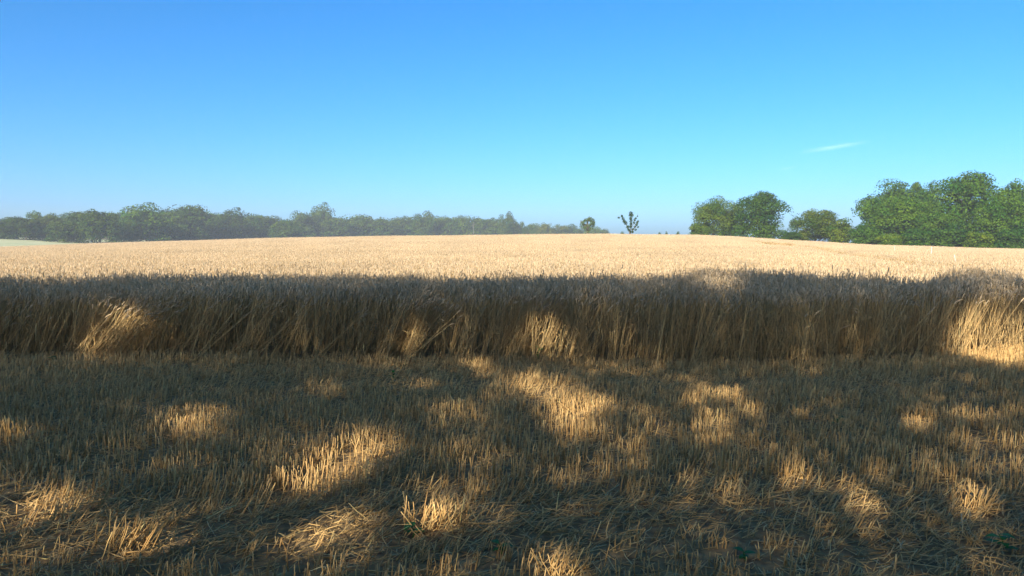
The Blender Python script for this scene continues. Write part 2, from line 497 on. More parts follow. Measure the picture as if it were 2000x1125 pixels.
lx = rng.normal(0.05, 0.10, n) + 0.10 * vnoise(x, y, 0.3) + fl * (0.75 + 0.45 * vnoise(x, y, 0.6) + rng.normal(0, 0.25, n))
ly = rng.normal(0.0, 0.09, n) + fl * (0.35 + rng.normal(0, 0.35, n))
st = rng.random(n) < 0.07
lx = np.where(st, rng.normal(0, 0.8, n), lx)
le = np.clip(np.hypot(lx, ly), 0, 1.45); ld = np.arctan2(ly, lx)
s = np.linspace(0, 1, 3)[None, :, None]
hd = np.stack([np.cos(ld), np.sin(ld), 0 * ld], 1)[:, None]
P = np.stack([x, y, terrain(x, y) - 0.005], 1)[:, None] + h[:, None, None] * (hd * np.sin(le)[:, None, None] * s + np.array([0, 0, 1.]) * np.cos(le)[:, None, None] * s)
P[:, 1:] += rng.normal(0, 0.003, (n, 2, 3))
R = np.repeat(rng.uniform(0.0020, 0.0038, n)[:, None], 3, 1) * np.array([1.1, 1.0, 0.95])
b = Bag(); b.tubes(P, R, straw_colours(n, 'stub'), 3)
# sheaths and torn leaves on the cut stalks
m = rng.random(n) < 0.35; k = int(m.sum())
p0 = P[m, 1]; az = rng.uniform(0, 6.283, k); d = np.stack([np.cos(az), np.sin(az), 0 * az], 1)
ll = rng.uniform(0.03, 0.11, (k, 1))
p1 = p0 + d * ll * .5 + np.array([0, 0, 1]) * ll * rng.uniform(-.1, .6, (k, 1)); p2 = p0 + d * ll + np.array([0, 0, 1]) * ll * rng.uniform(-.7, .2, (k, 1))
wd = np.cross(d, np.array([0, 0, 1.])) * rng.uniform(0.0018, 0.004, (k, 1))
b.ribbons(np.stack([p0, p1, p2], 1), np.stack([wd, wd, wd * .2], 1), straw_colours(k, 'leaf'))
stub = obj('stubble', b.mesh('stubble'), M_STRAW)
tag(stub, 'rows of short cut wheat stubble across the shaded foreground', 'stubble', kind='stuff')
N_STUB = n

n = 58000
y = 2.4 + (rng.random(n) ** 0.8) * 8.6
x = rng.uniform(-1, 1, n) * (0.72 * y + 1.5)
fl = band_flat(x, y)
m = (y < front(x) + 0.35) & (rng.random(n) < 0.45 + 0.6 * fl)
x, y, fl = x[m], y[m], fl[m]; n = len(x)
ll = rng.gamma(2.2, 0.035, n) + 0.02
ll = np.clip(ll, 0.02, 0.22)
az = np.where(rng.random(n) < 0.6, rng.normal(0.55, 0.6, n), rng.uniform(0, 6.283, n))
tilt = rng.normal(0.10, 0.20, n)
z0 = terrain(x, y) + np.abs(rng.normal(0.0, 0.022, n)) * (0.5 + fl) + 0.004
z0 += np.maximum(0, -np.sin(tilt)) * ll
d = np.stack([np.cos(az) * np.cos(tilt), np.sin(az) * np.cos(tilt), np.sin(tilt)], 1)
c0 = np.stack([x, y, z0], 1)
mid = c0 + d * ll[:, None] * .5 + rng.normal(0, 0.05, (n, 3)) * ll[:, None] * np.array([1, 1, .6])
P = np.stack([c0, mid, c0 + d * ll[:, None]], 1)
P[..., 2] = np.maximum(P[..., 2], 0.003)
R = np.repeat(rng.uniform(0.0014, 0.0033, n)[:, None], 3, 1)
b = Bag(); b.tubes(P, R, straw_colours(n, 'leaf') * 0.95, 3)
lit = obj('straw_litter', b.mesh('straw_litter'), M_STRAW)
tag(lit, 'chopped loose straw lying between the stubble rows', 'straw', kind='stuff')

# ------------------------------------------------------------------ trees
def leaf_quads(bag, c, nrm, size, col):
    n = len(c)
    nrm = nrm / (np.linalg.norm(nrm, axis=1, keepdims=True) + 1e-9)
    r = rng.normal(0, 1, (n, 3)); t = np.cross(nrm, r); t /= np.linalg.norm(t, axis=1, keepdims=True) + 1e-9
    bt = np.cross(nrm, t)
    L = size[:, None] * rng.uniform(0.8, 1.25, (n, 1)); Wd = L * rng.uniform(0.5, 0.8, (n, 1))
    V = np.stack([c - t * L * .5, c + bt * Wd * .5 - t * L * .08, c + t * L * .5, c - bt * Wd * .5 - t * L * .08], 1)
    Q = np.arange(n * 4).reshape(n, 4)
    bag.add(V, Q, None, np.repeat(col[:, None], 4, 1))

def crown_points(r, nl, per, lobe=(0.11, 0.19), low=0.10, taper=0.0, skirt=0.3, full=False, core=0):
    """leaf positions for a crown in a box one unit high and one unit wide"""
    C, Nn, T = [], [], []
    k = 0
    while k < nl:
        d = r.normal(0, 1, 3); d /= np.linalg.norm(d)
        if d[2] < -0.75: continue
        q = r.uniform(0.45, 0.80) if r.random() < 0.85 else r.uniform(0.0, 0.4)
        zc = (1 + low) / 2; zr = (1 - low) / 2
        d = d / (np.abs(d) ** 2.7).sum() ** (1 / 2.7) if not full else d
        c = np.array([0.5 * d[0] * q, 0.5 * d[1] * q, zc + zr * d[2] * q])
        w = 1 - taper * max(0, (c[2] - zc) / zr)
        c[:2] *= w
        if skirt and r.random() < skirt:
            a_ = r.uniform(0, 6.283); q = r.uniform(0.5, 0.78)
            c = np.array([0.5 * q * math.cos(a_), 0.5 * q * math.sin(a_), r.uniform(0.03, 0.30)])
        R = r.uniform(*lobe)
        n = int(per * r.uniform(0.7, 1.3))
        dd = r.normal(0, 1, (n, 3)); dd /= np.linalg.norm(dd, axis=1, keepdims=True)
        if not full: dd[:, 2] = np.where(dd[:, 2] < -0.3, -dd[:, 2], dd[:, 2])
        rad = R * (1.06 - 0.55 * r.random(n) ** 2.2)
        C.append(c + dd * rad[:, None]); Nn.append(dd + r.normal(0, 0.38, (n, 3)))
        T.append(np.full(n, r.normal(0, 1))); k += 1
    if core:
        d = r.normal(0, 1, (core, 3)); d /= np.linalg.norm(d, axis=1, keepdims=True); q = r.random((core, 1)) ** 0.4 * 0.72
        C.append(np.column_stack([0.5 * d[:, :2] * q, zc + zr * d[:, 2:] * q])); Nn.append(r.normal(0, 1, (core, 3))); T.append(np.zeros(core))
    return np.concatenate(C), np.concatenate(Nn), np.concatenate(T)

def green(r, n, lobe_t):
    base = np.array([0.026, 0.066, 0.007])
    warm = np.array([0.084, 0.114, 0.008])
    t = np.clip(0.45 + 0.3 * lobe_t + r.normal(0, 0.2, n), 0, 1)[:, None]
    return (base + (warm - base) * t) * (1 + r.normal(0, 0.16, (n, 1))).clip(0.5, 1.5)

def crown_mesh(name, seed, nl, per, leaf, lobe=(0.11, 0.19), low=0.05, taper=0.0):
    r = np.random.default_rng(seed)
    c, nn, t = crown_points(r, nl, per, lobe, low, taper, core=1500)
    b = Bag()
    leaf_quads(b, c, nn, leaf * np.where(np.arange(len(c)) >= len(c) - 1500, 1.5, 1.0) * r.uniform(0.7, 1.3, len(c)), green(r, len(c), t))
    me = b.mesh(name); me.materials.append(M_LEAF); return me

def limbs_mesh(name, seed, mat, nlimb=7, top=0.8, rad=0.028):
    r = np.random.default_rng(seed); b = Bag()
    z = np.linspace(-0.02, top, 7)
    P = np.stack([0.02 * np.sin(z * 5 + seed), 0.02 * np.cos(z * 4), z], 1)[None]
    R = (rad * np.linspace(1.25, 0.25, 7))[None]
    b.tubes(P, R, np.full((1, 3), .5), 8)
    for i in range(nlimb):
        a = i * 2.4 + r.uniform(-.4, .4); z0 = r.uniform(0.12, 0.55); l = r.uniform(.22, .4)
        s = np.linspace(0, 1, 5)
        p = np.stack([np.cos(a) * l * s, np.sin(a) * l * s, z0 + l * (0.9 * s - .15 * s * s)], 1)
        b.tubes(p[None], (rad * .5 * np.linspace(1, .2, 5))[None], np.full((1, 3), .5), 6)
    me = b.mesh(name, True); me.materials.append(mat); return me

CROWN_BIG = [crown_mesh('crown_big', 100 + i, 70, 225, 0.027, (0.11, 0.19), 0.04) for i in range(4)]
CROWN_BUSH = [crown_mesh('crown_bush', 150 + i, 36, 150, 0.045, (0.13, 0.22), 0.0) for i in range(3)]
CROWN_FAR = [crown_mesh('crown_far', 200 + i, 60, 105, 0.038, (0.11, 0.19), 0.03) for i in range(5)]
TRUNK = [limbs_mesh('trunk', 300 + i, M_BARK) for i in range(3)]

def place_tree(name, label, px, top, hw, dist, crown, tint=(1, 1, 1), group=None, rz=None, cat='tree'):
    xx = (px - 1000) / F_PX * dist
    base = float(terrain(xx, dist))
    h = EYE + (HORIZON - top) / F_PX * dist - base
    w = 2 * hw / F_PX * dist
    t = thing(name, label, cat, (xx, dist, base), 0, group)
    rz = rng.uniform(0, 6.283) if rz is None else rz
    c = obj('crown', crown, None, t); c.scale = (w * 1.06, w * 1.06, h * 1.05); c.rotation_euler = (0, 0, rz); c.color = (*tint, 1)
    k = obj('trunk', TRUNK[int(rng.integers(0, 3))], None, t); k.scale = (h * 0.8, h * 0.8, h); k.rotation_euler = (0, 0, rz)
    return t

# right-hand trees, about 150 m away
G1 = 'trees along the right edge of the wheat'
RIGHT = [
 ('broadleaf_tree', 'light green round tree, first of the right-hand trees beyond the crest', 1392, 391, 42, 172, 0, 'B', (1.0, 1.0, 1.0)),
 ('bush', 'low bush spreading at the foot of the light green tree on the crest', 1364, 436, 20, 170, 0, 'S', (1.05, 1.05, 0.9)),
 ('broadleaf_tree', 'narrow tree squeezed between light green and large dark tree', 1432, 402, 26, 176, 1, 'B', (0.85, 0.9, 0.9)),
 ('broadleaf_tree', 'large dark green round tree standing alone right of the crest', 1480, 381, 54, 168, 2, 'B', (0.62, 0.78, 0.75)),
 ('bush', 'small dark bush in the gap right of the large dark tree', 1545, 452, 22, 160, 1, 'S', (0.6, 0.75, 0.8)),
 ('broadleaf_tree', 'low olive green tree in the gap between the two tall tree groups', 1592, 411, 48, 163, 3, 'B', (1.05, 0.92, 0.9)),
 ('bush', 'olive bush beside the low olive tree, towards the tall group', 1641, 430, 30, 158, 2, 'S', (1.1, 1.0, 0.85)),
 ('broadleaf_tree', 'darker tree rising behind the bright green tree of the tall group', 1742, 362, 64, 172, 1, 'B', (0.72, 0.88, 0.95)),
 ('broadleaf_tree', 'tree with loose top between dark tree and tallest tree', 1800, 358, 34, 175, 3, 'B', (0.72, 0.86, 0.85)),
 ('broadleaf_tree', 'bright green leafy tree at the front left of the tall group', 1738, 387, 66, 152, 0, 'B', (0.95, 1.1, 0.8)),
 ('broadleaf_tree', 'tallest tree of the right-hand group, broad domed crown', 1882, 347, 82, 152, 2, 'B', (0.82, 0.98, 0.8)),
 ('broadleaf_tree', 'middle green tree in front of the dome, low branches touching the wheat', 1815, 402, 48, 147, 1, 'B', (0.85, 1.0, 0.8)),
 ('broadleaf_tree', 'dark tree cut by the right edge of the picture', 1990, 356, 52, 150, 3, 'B', (0.62, 0.82, 0.75)),
 ('broadleaf_tree', 'green tree below the dark tree at the right picture edge', 1958, 388, 52, 141, 0, 'B', (0.8, 1.0, 0.75)),
 ('bush', 'yellowish green bush at the foot of the bright green tree', 1738, 456, 24, 145, 0, 'S', (1.35, 1.3, 0.8)),
 ('bush', 'round dark bush under the bright green tree, left end', 1686, 440, 26, 150, 1, 'S', (0.75, 0.95, 0.8)),
 ('bush', 'dark bush at the wheat edge below the domed crown', 1855, 438, 50, 143, 2, 'S', (0.65, 0.85, 0.75)),
 ('bush', 'yellow green bush leaning out right of the domed tree', 1914, 452, 28, 137, 0, 'S', (1.35, 1.25, 0.75)),
 ('bush', 'dark low bush at the right picture edge above the wheat', 1978, 446, 34, 136, 1, 'S', (0.6, 0.8, 0.7)),
 ('bush', 'low green bush at the wheat edge between dark and yellowish bush', 1790, 448, 34, 144, 1, 'S', (0.7, 0.9, 0.75)),
]
for nm, lb, px, top, hw, d, v, k, tint in RIGHT:
    place_tree(nm, lb, px, top, hw, d, (CROWN_BIG if k == 'B' else CROWN_BUSH)[v], tuple(np.array(tint) * 1.12), G1, cat='tree' if k == 'B' else 'bush')
place_tree('broadleaf_tree', 'green tree just outside the right picture edge', 2085, 360, 60, 148, CROWN_BIG[1], (0.75, 0.95, 0.8), G1)

# the distant wood on the left, 300 to 450 m away
G2 = 'trees at the edge of the distant wood'
FAR = [
 (-40, 424, 34, 300, 'far-left tree of the distant wood at the picture edge'),
 (4, 430, 26, 304, 'low tree at the left end of the distant wood'),
 (24, 426, 20, 318, 'small rounded treetop behind the left end of the wood'),
 (52, 421, 30, 306, 'dark green tree standing behind the pale green field'),
 (75, 415, 16, 330, 'small round treetop poking above the left wood'),
 (108, 422, 26, 318, 'brownish tree between dark trees above the pale field'),
 (130, 432, 30, 303, 'low dark green tree where the pale field meets the wheat'),
 (152, 416, 24, 322, 'tree with flat top just left of the tall square crown'),
 (197, 407, 38, 304, 'tall dark tree with square crown at the near wood corner'),
 (244, 432, 24, 312, 'shaded lower tree right of the square crowned tree'),
 (287, 404, 46, 312, 'broad light green tree with domed crown in the left wood'),
 (330, 432, 30, 318, 'shaded lower tree between the two broad domed trees'),
 (367, 403, 48, 324, 'second broad domed tree, the widest crown of the left wood'),
 (412, 410, 34, 352, 'pale hazy treetop behind the second domed tree'),
 (424, 428, 30, 335, 'lower green tree right of the widest dome'),
 (462, 413, 32, 338, 'flat topped dark tree right of the widest crown'),
 (500, 420, 26, 358, 'small hazy tree right of the flat topped tree'),
 (528, 424, 36, 372, 'light green hazy tree behind the dark low dome'),
 (557, 426, 30, 352, 'dark low dome tree standing forward of the wood'),
 (592, 417, 32, 392, 'hazy tree left of the high rounded treetop'),
 (632, 404, 24, 410, 'highest rounded treetop of the middle wood'),
 (655, 426, 34, 400, 'hazy tree below the highest rounded treetop'),
 (700, 421, 34, 412, 'hazy even tree right of the highest treetop'),
 (748, 423, 32, 418, 'second hazy even tree right of the highest treetop'),
 (792, 425, 28, 424, 'hazy low tree left of the raised green crown'),
 (830, 419, 28, 418, 'raised green crown in the middle of the even hedge'),
 (868, 424, 28, 426, 'hazy tree left of the pale bare trunk'),
 (905, 423, 28, 428, 'hazy tree right behind the pale bare trunk'),
 (942, 421, 30, 430, 'broad hazy tree between bare trunk and dark round tree'),
 (968, 429, 24, 424, 'low hazy tree touching the dark round tree'),
 (991, 420, 18, 408, 'dark round tree at the right end of the high wood'),
 (1014, 434, 16, 412, 'low tree right of the dark round tree'),
 (1040, 438, 22, 432, 'pale low tree where the wood drops to a hedge'),
 (1064, 433, 17, 424, 'brownish thin crowned tree in the low hedge'),
 (1092, 441, 24, 430, 'low hedge tree right of the brownish crown'),
 (1122, 442, 24, 430, 'low hedge tree left of the lone oak'),
 (1160, 443, 20, 428, 'low hedge tree right of the lone oak'),
 (1180, 448, 11, 428, 'last small bush at the right end of the hedge'),
]
for i, (px, top, hw, d, lb) in enumerate(FAR):
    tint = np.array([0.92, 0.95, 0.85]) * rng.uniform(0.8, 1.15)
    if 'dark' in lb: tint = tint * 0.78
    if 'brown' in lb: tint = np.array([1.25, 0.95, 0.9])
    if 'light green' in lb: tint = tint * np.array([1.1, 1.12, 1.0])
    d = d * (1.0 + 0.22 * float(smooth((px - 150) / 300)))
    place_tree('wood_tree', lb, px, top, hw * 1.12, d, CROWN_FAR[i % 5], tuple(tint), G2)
for px in np.arange(-60, 1010, 31):           # the second row that closes the gaps
    top = np.interp(px, [-60, 60, 190, 380, 470, 640, 900, 1010], [432, 426, 417, 411, 422, 424, 427, 440]) + rng.uniform(-2, 4)
    d = np.interp(px, [0, 400, 1000], [345, 470, 560])
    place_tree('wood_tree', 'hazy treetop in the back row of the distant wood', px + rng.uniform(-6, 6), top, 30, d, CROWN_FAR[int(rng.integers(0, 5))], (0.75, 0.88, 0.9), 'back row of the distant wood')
for px, top, hw, lb in ((1215, 453, 5, 'tiny far treetop left of the sparse tree'), (1288, 454, 4, 'tiny far treetop right of the sparse tree'),
                        (1301, 453, 4, 'second tiny far treetop right of the sparse tree'), (1323, 453, 6, 'tiny dark treetop nearest the right-hand bush')):
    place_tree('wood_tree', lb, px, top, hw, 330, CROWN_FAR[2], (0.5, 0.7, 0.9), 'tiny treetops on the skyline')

def custom_tree(name, label, px, dist, branches, clumps, tint, bark=M_BARK, leaf=0.30, per=60, squash=1.0):
    xx = (px - 1000) / F_PX * dist; base = float(terrain(xx, dist)); rise = EYE + (HORIZON - 455) / F_PX * dist - base
    t = thing(name, label, 'tree', (xx, dist, base))
    r = np.random.default_rng(int(px)); b = Bag()
    for poly, r0, r1 in branches:
        p = np.array(poly, float); p[:, 2] += rise
        if p[0, 2] <= rise + 0.05: p = np.vstack([[p[0, 0] * .6, p[0, 1], 0.0], p])
        b.tubes(p[None], np.linspace(r0, r1, len(p))[None], np.full((1, 3), .5), 6)
    obj('trunk', b.mesh('trunk', True), bark, t)
    if clumps:
        b = Bag()
        for cx_, cy_, cz_, R in clumps:
            R = R * 1.2; n = int(per * (R / 0.4) ** 1.6)
            dd = r.normal(0, 1, (n, 3)); dd /= np.linalg.norm(dd, axis=1, keepdims=True)
            c = np.array([cx_, cy_, cz_ + rise]) + dd * R * (r.random((n, 1)) ** .5) * np.array([1, 1, squash])
            leaf_quads(b, c, dd + r.normal(0, .8, (n, 3)), leaf * r.uniform(.6, 1.2, n), green(r, n, r.normal(0, .6, n)))
        c = obj('crown', b.mesh('crown'), M_LEAF, t); c.color = (*tint, 1)
    return t

# the sparse tree on the crest (metres; 1 px = 0.127 m at 185 m)
k = 185 / F_PX
br = [([(0, 0, 0), (-.2, 0, 1.0), (-.9, 0, 2.2), (-1.5, .1, 3.2), (-1.9, .1, 4.0)], .26, .06),
      ([(.3, .1, 0), (.35, .1, 1.4), (.25, .1, 3.0), (.3, .1, 4.8)], .28, .07),
      ([(.35, .1, 1.2), (.9, 0, 2.1), (1.3, 0, 3.3), (1.8, 0, 4.0)], .14, .04),
      ([(.5, 0, .4), (1.2, 0, 1.0), (1.9, 0, 1.4), (2.5, 0, 1.5)], .10, .03),
      ([(-1.5, .1, 3.2), (-2.1, 0, 3.7), (-2.7, 0, 3.8)], .07, .03), ([(.7, 0, 0), (1.0, -.2, 1.2), (1.5, -.2, 2.3), (2.0, -.2, 2.8)], .12, .04)]
cl = [(-1.0, 0, 2.4, .42), (-1.35, 0, 2.9, .4), (-1.6, 0, 3.5, .34), (-1.9, 0, 4.1, .3), (-2.7, 0, 3.8, .26), (-.5, 0, 1.5, .38), (-.3, 0, .9, .36),
      (.3, 0, 4.9, .42), (.1, .1, 4.4, .36), (.6, 0, 4.3, .36), (.25, 0, 3.6, .36), (.3, 0, 3.0, .38), (.35, 0, 2.3, .34), (.2, 0, 1.6, .34),
      (1.2, 0, 3.2, .28), (1.5, 0, 3.6, .22), (1.1, 0, 2.5, .26), (1.9, 0, 2.5, .3), (2.1, 0, 2.9, .2), (1.7, 0, 2.0, .28), (1.3, 0, 1.5, .26),
      (.8, 0, .9, .3), (2.1, 0, 1.45, .2), (1.5, 0, .8, .26), (.1, 0, .4, .36), (.8, 0, .3, .3), (1.9, 0, 4.1, .14)]
br = [(p, a * 0.55, c * 0.6) for p, a, c in br] + [([(-1.9, .1, 4.0), (-2.2, 0, 4.6)], .04, .02), ([(1.8, 0, 4.0), (2.0, 0, 4.7)], .04, .02), ([(.3, .1, 3.4), (.9, 0, 4.2), (1.0, 0, 4.9)], .06, .02)]
custom_tree('sparse_tree', 'sparse dark tree with three bare limbs on the hill crest', 1229, 185, br, cl, (0.34, 0.55, 0.62), leaf=0.28, per=75)
# the lone oak with its open round crown
br = [([(0, 0, 0), (.05, 0, 1.2), (0, 0, 2.6), (.1, 0, 4.0)], .45, .15), ([(0, 0, 1.4), (-1.2, 0, 2.6), (-2.2, 0, 3.6)], .2, .06), ([(0, 0, 1.5), (1.3, 0, 2.6), (2.3, 0, 3.3)], .2, .06)]
r = np.random.default_rng(5)
cl = [(1.75 * math.cos(a) * math.cos(e) * q, 1.75 * math.sin(a) * math.cos(e) * q, 2.5 + 1.5 * math.sin(e) * min(q, 1.1), R) for a, e, q, R in zip(r.uniform(0, 6.28, 26), r.uniform(-.75, 1.4, 26), r.uniform(.5, 1.35, 26), r.uniform(.4, .65, 26))]
cl += [(0, 0, .4, .7), (.2, 0, 1.1, .6), (-.2, 0, 2.0, .8)]
custom_tree('oak_tree', 'lone round oak with open crown standing above the low hedge', 1147, 215, br, cl, (1.15, 1.05, 1.25), leaf=0.34, per=26)
# pale dead trunk in front of the hazy wood
br = [([(0, 0, 0), (.1, 0, 2.6), (-.1, 0, 5.0), (0, 0, 7.0)], .14, .05), ([(0, 0, 4.5), (.7, 0, 5.8), (.8, 0, 6.5)], .09, .04), ([(0, 0, 3.0), (-.6, 0, 4.4), (-.7, 0, 5.4)], .09, .04)]
custom_tree('dead_tree', 'pale bare dead trunk standing before the hazy wood', 925, 480, br, [], (1, 1, 1), M_PALEBARK)

# ------------------------------------------------------------------ trees behind the camera: their crowns shade the stubble
PATCHES = [  # px, py, half length, half height, tilt (degrees, up to the right), strength: spots where the sun comes through
 (266, 626, 42, 22, 25, 1.0), (205, 668, 40, 12, 40, 0.8), (585, 660, 46, 18, 0, .45), (800, 652, 36, 24, 40, .75), (886, 645, 14, 22, 0, .5),
 (1062, 648, 42, 42, 30, .95), (1010, 668, 25, 18, 0, .6), (1222, 668, 20, 30, 0, .5), (1420, 568, 52, 15, 0, .7), (872, 580, 14, 10, 0, .35), (1690, 652, 40, 18, 0, .25),
 (1925, 636, 66, 44, 0, 1.0), (1990, 650, 50, 48, 0, 1.0), (1950, 692, 90, 22, -8, 1.0), (1950, 582, 50, 10, 0, .35),
 (1060, 748, 95, 24, -12, .85), (1130, 790, 90, 30, 0, .9), (1120, 822, 70, 20, 0, .8), (980, 735, 35, 10, 0, .6), (890, 798, 50, 14, 0, .5), (1000, 775, 60, 16, 0, .5),
 (1390, 772, 62, 30, 10, .6), (1400, 822, 34, 22, 0, .7), (1462, 800, 20, 14, 0, .6), (1275, 815, 40, 18, -40, .5), (1215, 860, 34, 16, 0, .6), (1350, 735, 40, 12, 0, .5),
 (800, 748, 34, 11, 0, .6), (735, 705, 26, 8, 0, .7), (935, 712, 22, 9, 0, .8), (1165, 718, 62, 8, 0, .5), (1240, 720, 16, 9, 0, .75), (1278, 722, 16, 9, 0, .7), (1580, 722, 22, 8, 0, .6),
 (372, 822, 60, 30, 10, .85), (620, 760, 32, 16, 0, .45), (425, 712, 36, 10, 0, .45), (560, 842, 36, 26, 20, .6), (500, 860, 30, 20, 0, .4),
 (640, 905, 105, 36, 24, 1.0), (700, 865, 55, 26, 20, .9), (920, 885, 42, 20, 0, .75), (850, 1000, 42, 30, 0, 1.0), (590, 1035, 80, 28, 18, .85), (660, 1000, 50, 16, 10, .4),
 (70, 985, 95, 28, 8, .85), (20, 1015, 60, 22, 0, .8), (255, 1050, 45, 18, 25, .8), (20, 838, 22, 18, 0, .8), (1095, 1112, 45, 18, 0, .85), (500, 1070, 60, 16, 10, .35),
 (1790, 822, 22, 18, 0, .9), (1885, 805, 50, 14, 0, .45), (1920, 850, 60, 24, 0, .4), (1850, 912, 40, 15, 0, .6), (1920, 940, 40, 18, 0, .6), (1960, 900, 40, 14, 0, .4),
 (1695, 950, 38, 15, 0, .65), (1700, 985, 26, 11, 0, .45), (1912, 978, 24, 18, 0, .75), (1540, 932, 20, 22, 0, .6), (1130, 905, 70, 20, 0, .3), (1430, 860, 30, 16, 0, .4), (1600, 800, 40, 10, 0, .35), (300, 905, 60, 16, 10, .2),
]
EDGE = np.array([(-600, 545), (0, 546), (150, 550), (300, 541), (500, 538), (820, 537), (900, 546), (1050, 546), (1300, 546), (1380, 536), (1430, 533), (1550, 541), (1620, 547),
                 (1750, 552), (1805, 557), (1850, 537), (1890, 526), (1950, 536), (2000, 546), (2600, 546)], float)

def shade_pixel(P):
    """where the shadow of a leaf at P lands (stubble, cut face or top of the wheat), as a pixel"""
    zc = 0.82
    t = (P[:, 2] - zc) / -LIGHT[2]; H = P + t[:, None] * LIGHT
    yf = front(H[:, 0])
    top = H[:, 1] > yf + 0.05
    tf = (yf + 0.05 - P[:, 1]) / LIGHT[1]; Hf = P + tf[:, None] * LIGHT
    face = (~top) & (Hf[:, 2] > 0.08)
    tg = (P[:, 2] - 0.09) / -LIGHT[2]; Hg = P + tg[:, None] * LIGHT
    H = np.where(top[:, None], H, np.where(face[:, None], Hf, Hg))
    u, v = to_px(H)
    bad = H[:, 1] < 1.0
    return np.where(bad, -9999, u), np.where(bad, 9999, v)

THIN = 0.05
def carve(P):
    """drop probability of each leaf"""
    u, v = shade_pixel(P)
    drop = np.clip(THIN + 0.14 * vnoise(P[:, 0] + P[:, 1] * .3, P[:, 2], 0.9) + 0.18 * vnoise(P[:, 0], P[:, 2] + P[:, 1] * .4, 0.45), 0, 1)
    rag = 0.36 * vnoise(P[:, 0] + .5 * P[:, 1], P[:, 2], 0.30) + 0.40 * vnoise(P[:, 0] + .5 * P[:, 1], P[:, 2], 0.15)
    sz = np.clip((v - 440) / 300, 0.2, 1)
    u = u + 26 * sz * vnoise(P[:, 0], P[:, 2], 0.33); v = v + 14 * sz * vnoise(P[:, 0] + 40, P[:, 2], 0.33)
    e = np.interp(u, EDGE[:, 0], EDGE[:, 1])
    drop = drop + 0.10 * smooth((v - 560) / 30) * smooth((725 - v) / 20)
    drop *= 0.25 + 0.75 * smooth((v - e - 18) / 70)
    for px, py, a, b_, tilt, s in PATCHES:
        if py < 690: ga, gb = 0.06 * F_PX / 10.5, 0.06 * F_PX / 10.5
        else:
            dd_ = EYE * F_PX / (py - HORIZON); ga, gb = 0.06 * F_PX / dd_, 0.06 / 0.42 * EYE / dd_ ** 2 * F_PX
        a, b_ = a * 0.93 + ga, b_ * 0.93 + gb
        th = math.radians(tilt); dx, dy = u - px, -(v - py)
        p = (dx * math.cos(th) + dy * math.sin(th)) / a; q = (-dx * math.sin(th) + dy * math.cos(th)) / b_
        d = np.sqrt(p * p + q * q) + rag * (0.35 if s >= .95 else 1.0)
        drop = np.maximum(drop, (1.0 if s >= .8 else 0.38 + 0.62 * s) * smooth((1.05 - d) / 0.30))
    e = np.interp(u, EDGE[:, 0], EDGE[:, 1])
    jit = 2.5 * vnoise(P[:, 0], P[:, 2], 0.5)
    drop = np.where((v < e + 12 + jit) & (v > -5000), 1.0, drop)
    return drop

shade_trees = [(-35, -9.5), (-29.5, -7.5), (-24, -8.8), (-18.6, -7.2), (-13.2, -8.4), (-8.0, -7.4), (-2.4, -8.8), (3.0, -7.6), (8.6, -8.6), (-15.9, -11.6), (-10.6, -11.8), (-5.2, -11.4), (-21.3, -11.8), (0.4, -11.6)]
for i, (tx, ty) in enumerate(shade_trees):
    r = np.random.default_rng(400 + i)
    hgt, wid = 17.0, (10.2 if i < 9 else 8.6)
    c, nn, tt = crown_points(r, 225, 165, (0.07, 0.12), 0.10, 0.0, 0.25, True)
    P = np.column_stack([tx + c[:, 0] * wid, ty + c[:, 1] * wid, 1.2 + c[:, 2] * (hgt - 1.2)])
    keep = r.random(len(P)) >= carve(P)
    P, nn, tt = P[keep], nn[keep], tt[keep]
    b = Bag(); leaf_quads(b, P - np.array([tx, ty, 0]), nn, 0.128 * r.uniform(.7, 1.3, len(P)), green(r, len(P), tt))
    t = thing('shade_tree', 'tall leafy tree behind the photographer, casting the foreground shade', 'tree', (tx, ty, 0), 0, 'shade trees behind the photographer')
    obj('crown', b.mesh('crown'), M_LEAF, t)
    k_ = obj('trunk', TRUNK[i % 3], None, t); k_.scale = (7, 7, 10)

# ------------------------------------------------------------------ small things
# white stakes standing in the wheat
def stake(label, px, py_low, length_px, lean, clip=True):
    p = cast(px, py_low, 0.84)
    h = 0.80 + length_px / F_PX * p[1]
    t = thing('fence_stake', label, 'stake', (p[0], p[1], float(terrain(p[0], p[1]))), 0, 'white stakes in the wheat')
    t.rotation_euler = (0, lean, 0)
    b = Bag(); z = np.array([-.05, .1, h * .5, h - .02, h])
    b.tubes(np.stack([0 * z, 0 * z, z], 1)[None], np.array([[.007, .008, .008, .007, .004]]), np.full((1, 3), .8), 8)
    obj('rod', b.mesh('rod', True), M_POST, t)
    b = Bag(); z = np.array([-.16, -.04]); b.tubes(np.stack([0 * z, 0 * z, z], 1)[None], np.array([[.003, .008]]), np.full((1, 3), .4), 6)
    obj('ground_spike', b.mesh('ground_spike'), M_STEEL, t)
    for q in (.55, .8, .95):
        b = Bag(); b.tubes(np.array([[[0, -.014, h * q], [.03, -.02, h * q + .005], [.035, -.02, h * q + .03]]]), np.full((1, 3), .003), np.full((1, 3), .8), 5)
        obj('wire_clip', b.mesh('wire_clip'), M_POST, t)
stake('upright white stake in the wheat, the farthest of the three stakes', 1747, 495, 17, 0.0)
stake('tallest upright white stake in the wheat, between the other two', 1818, 506, 26, 0.01)
stake('leaning white stake in the wheat, nearest the shade', 1879, 516, 22, -0.26)

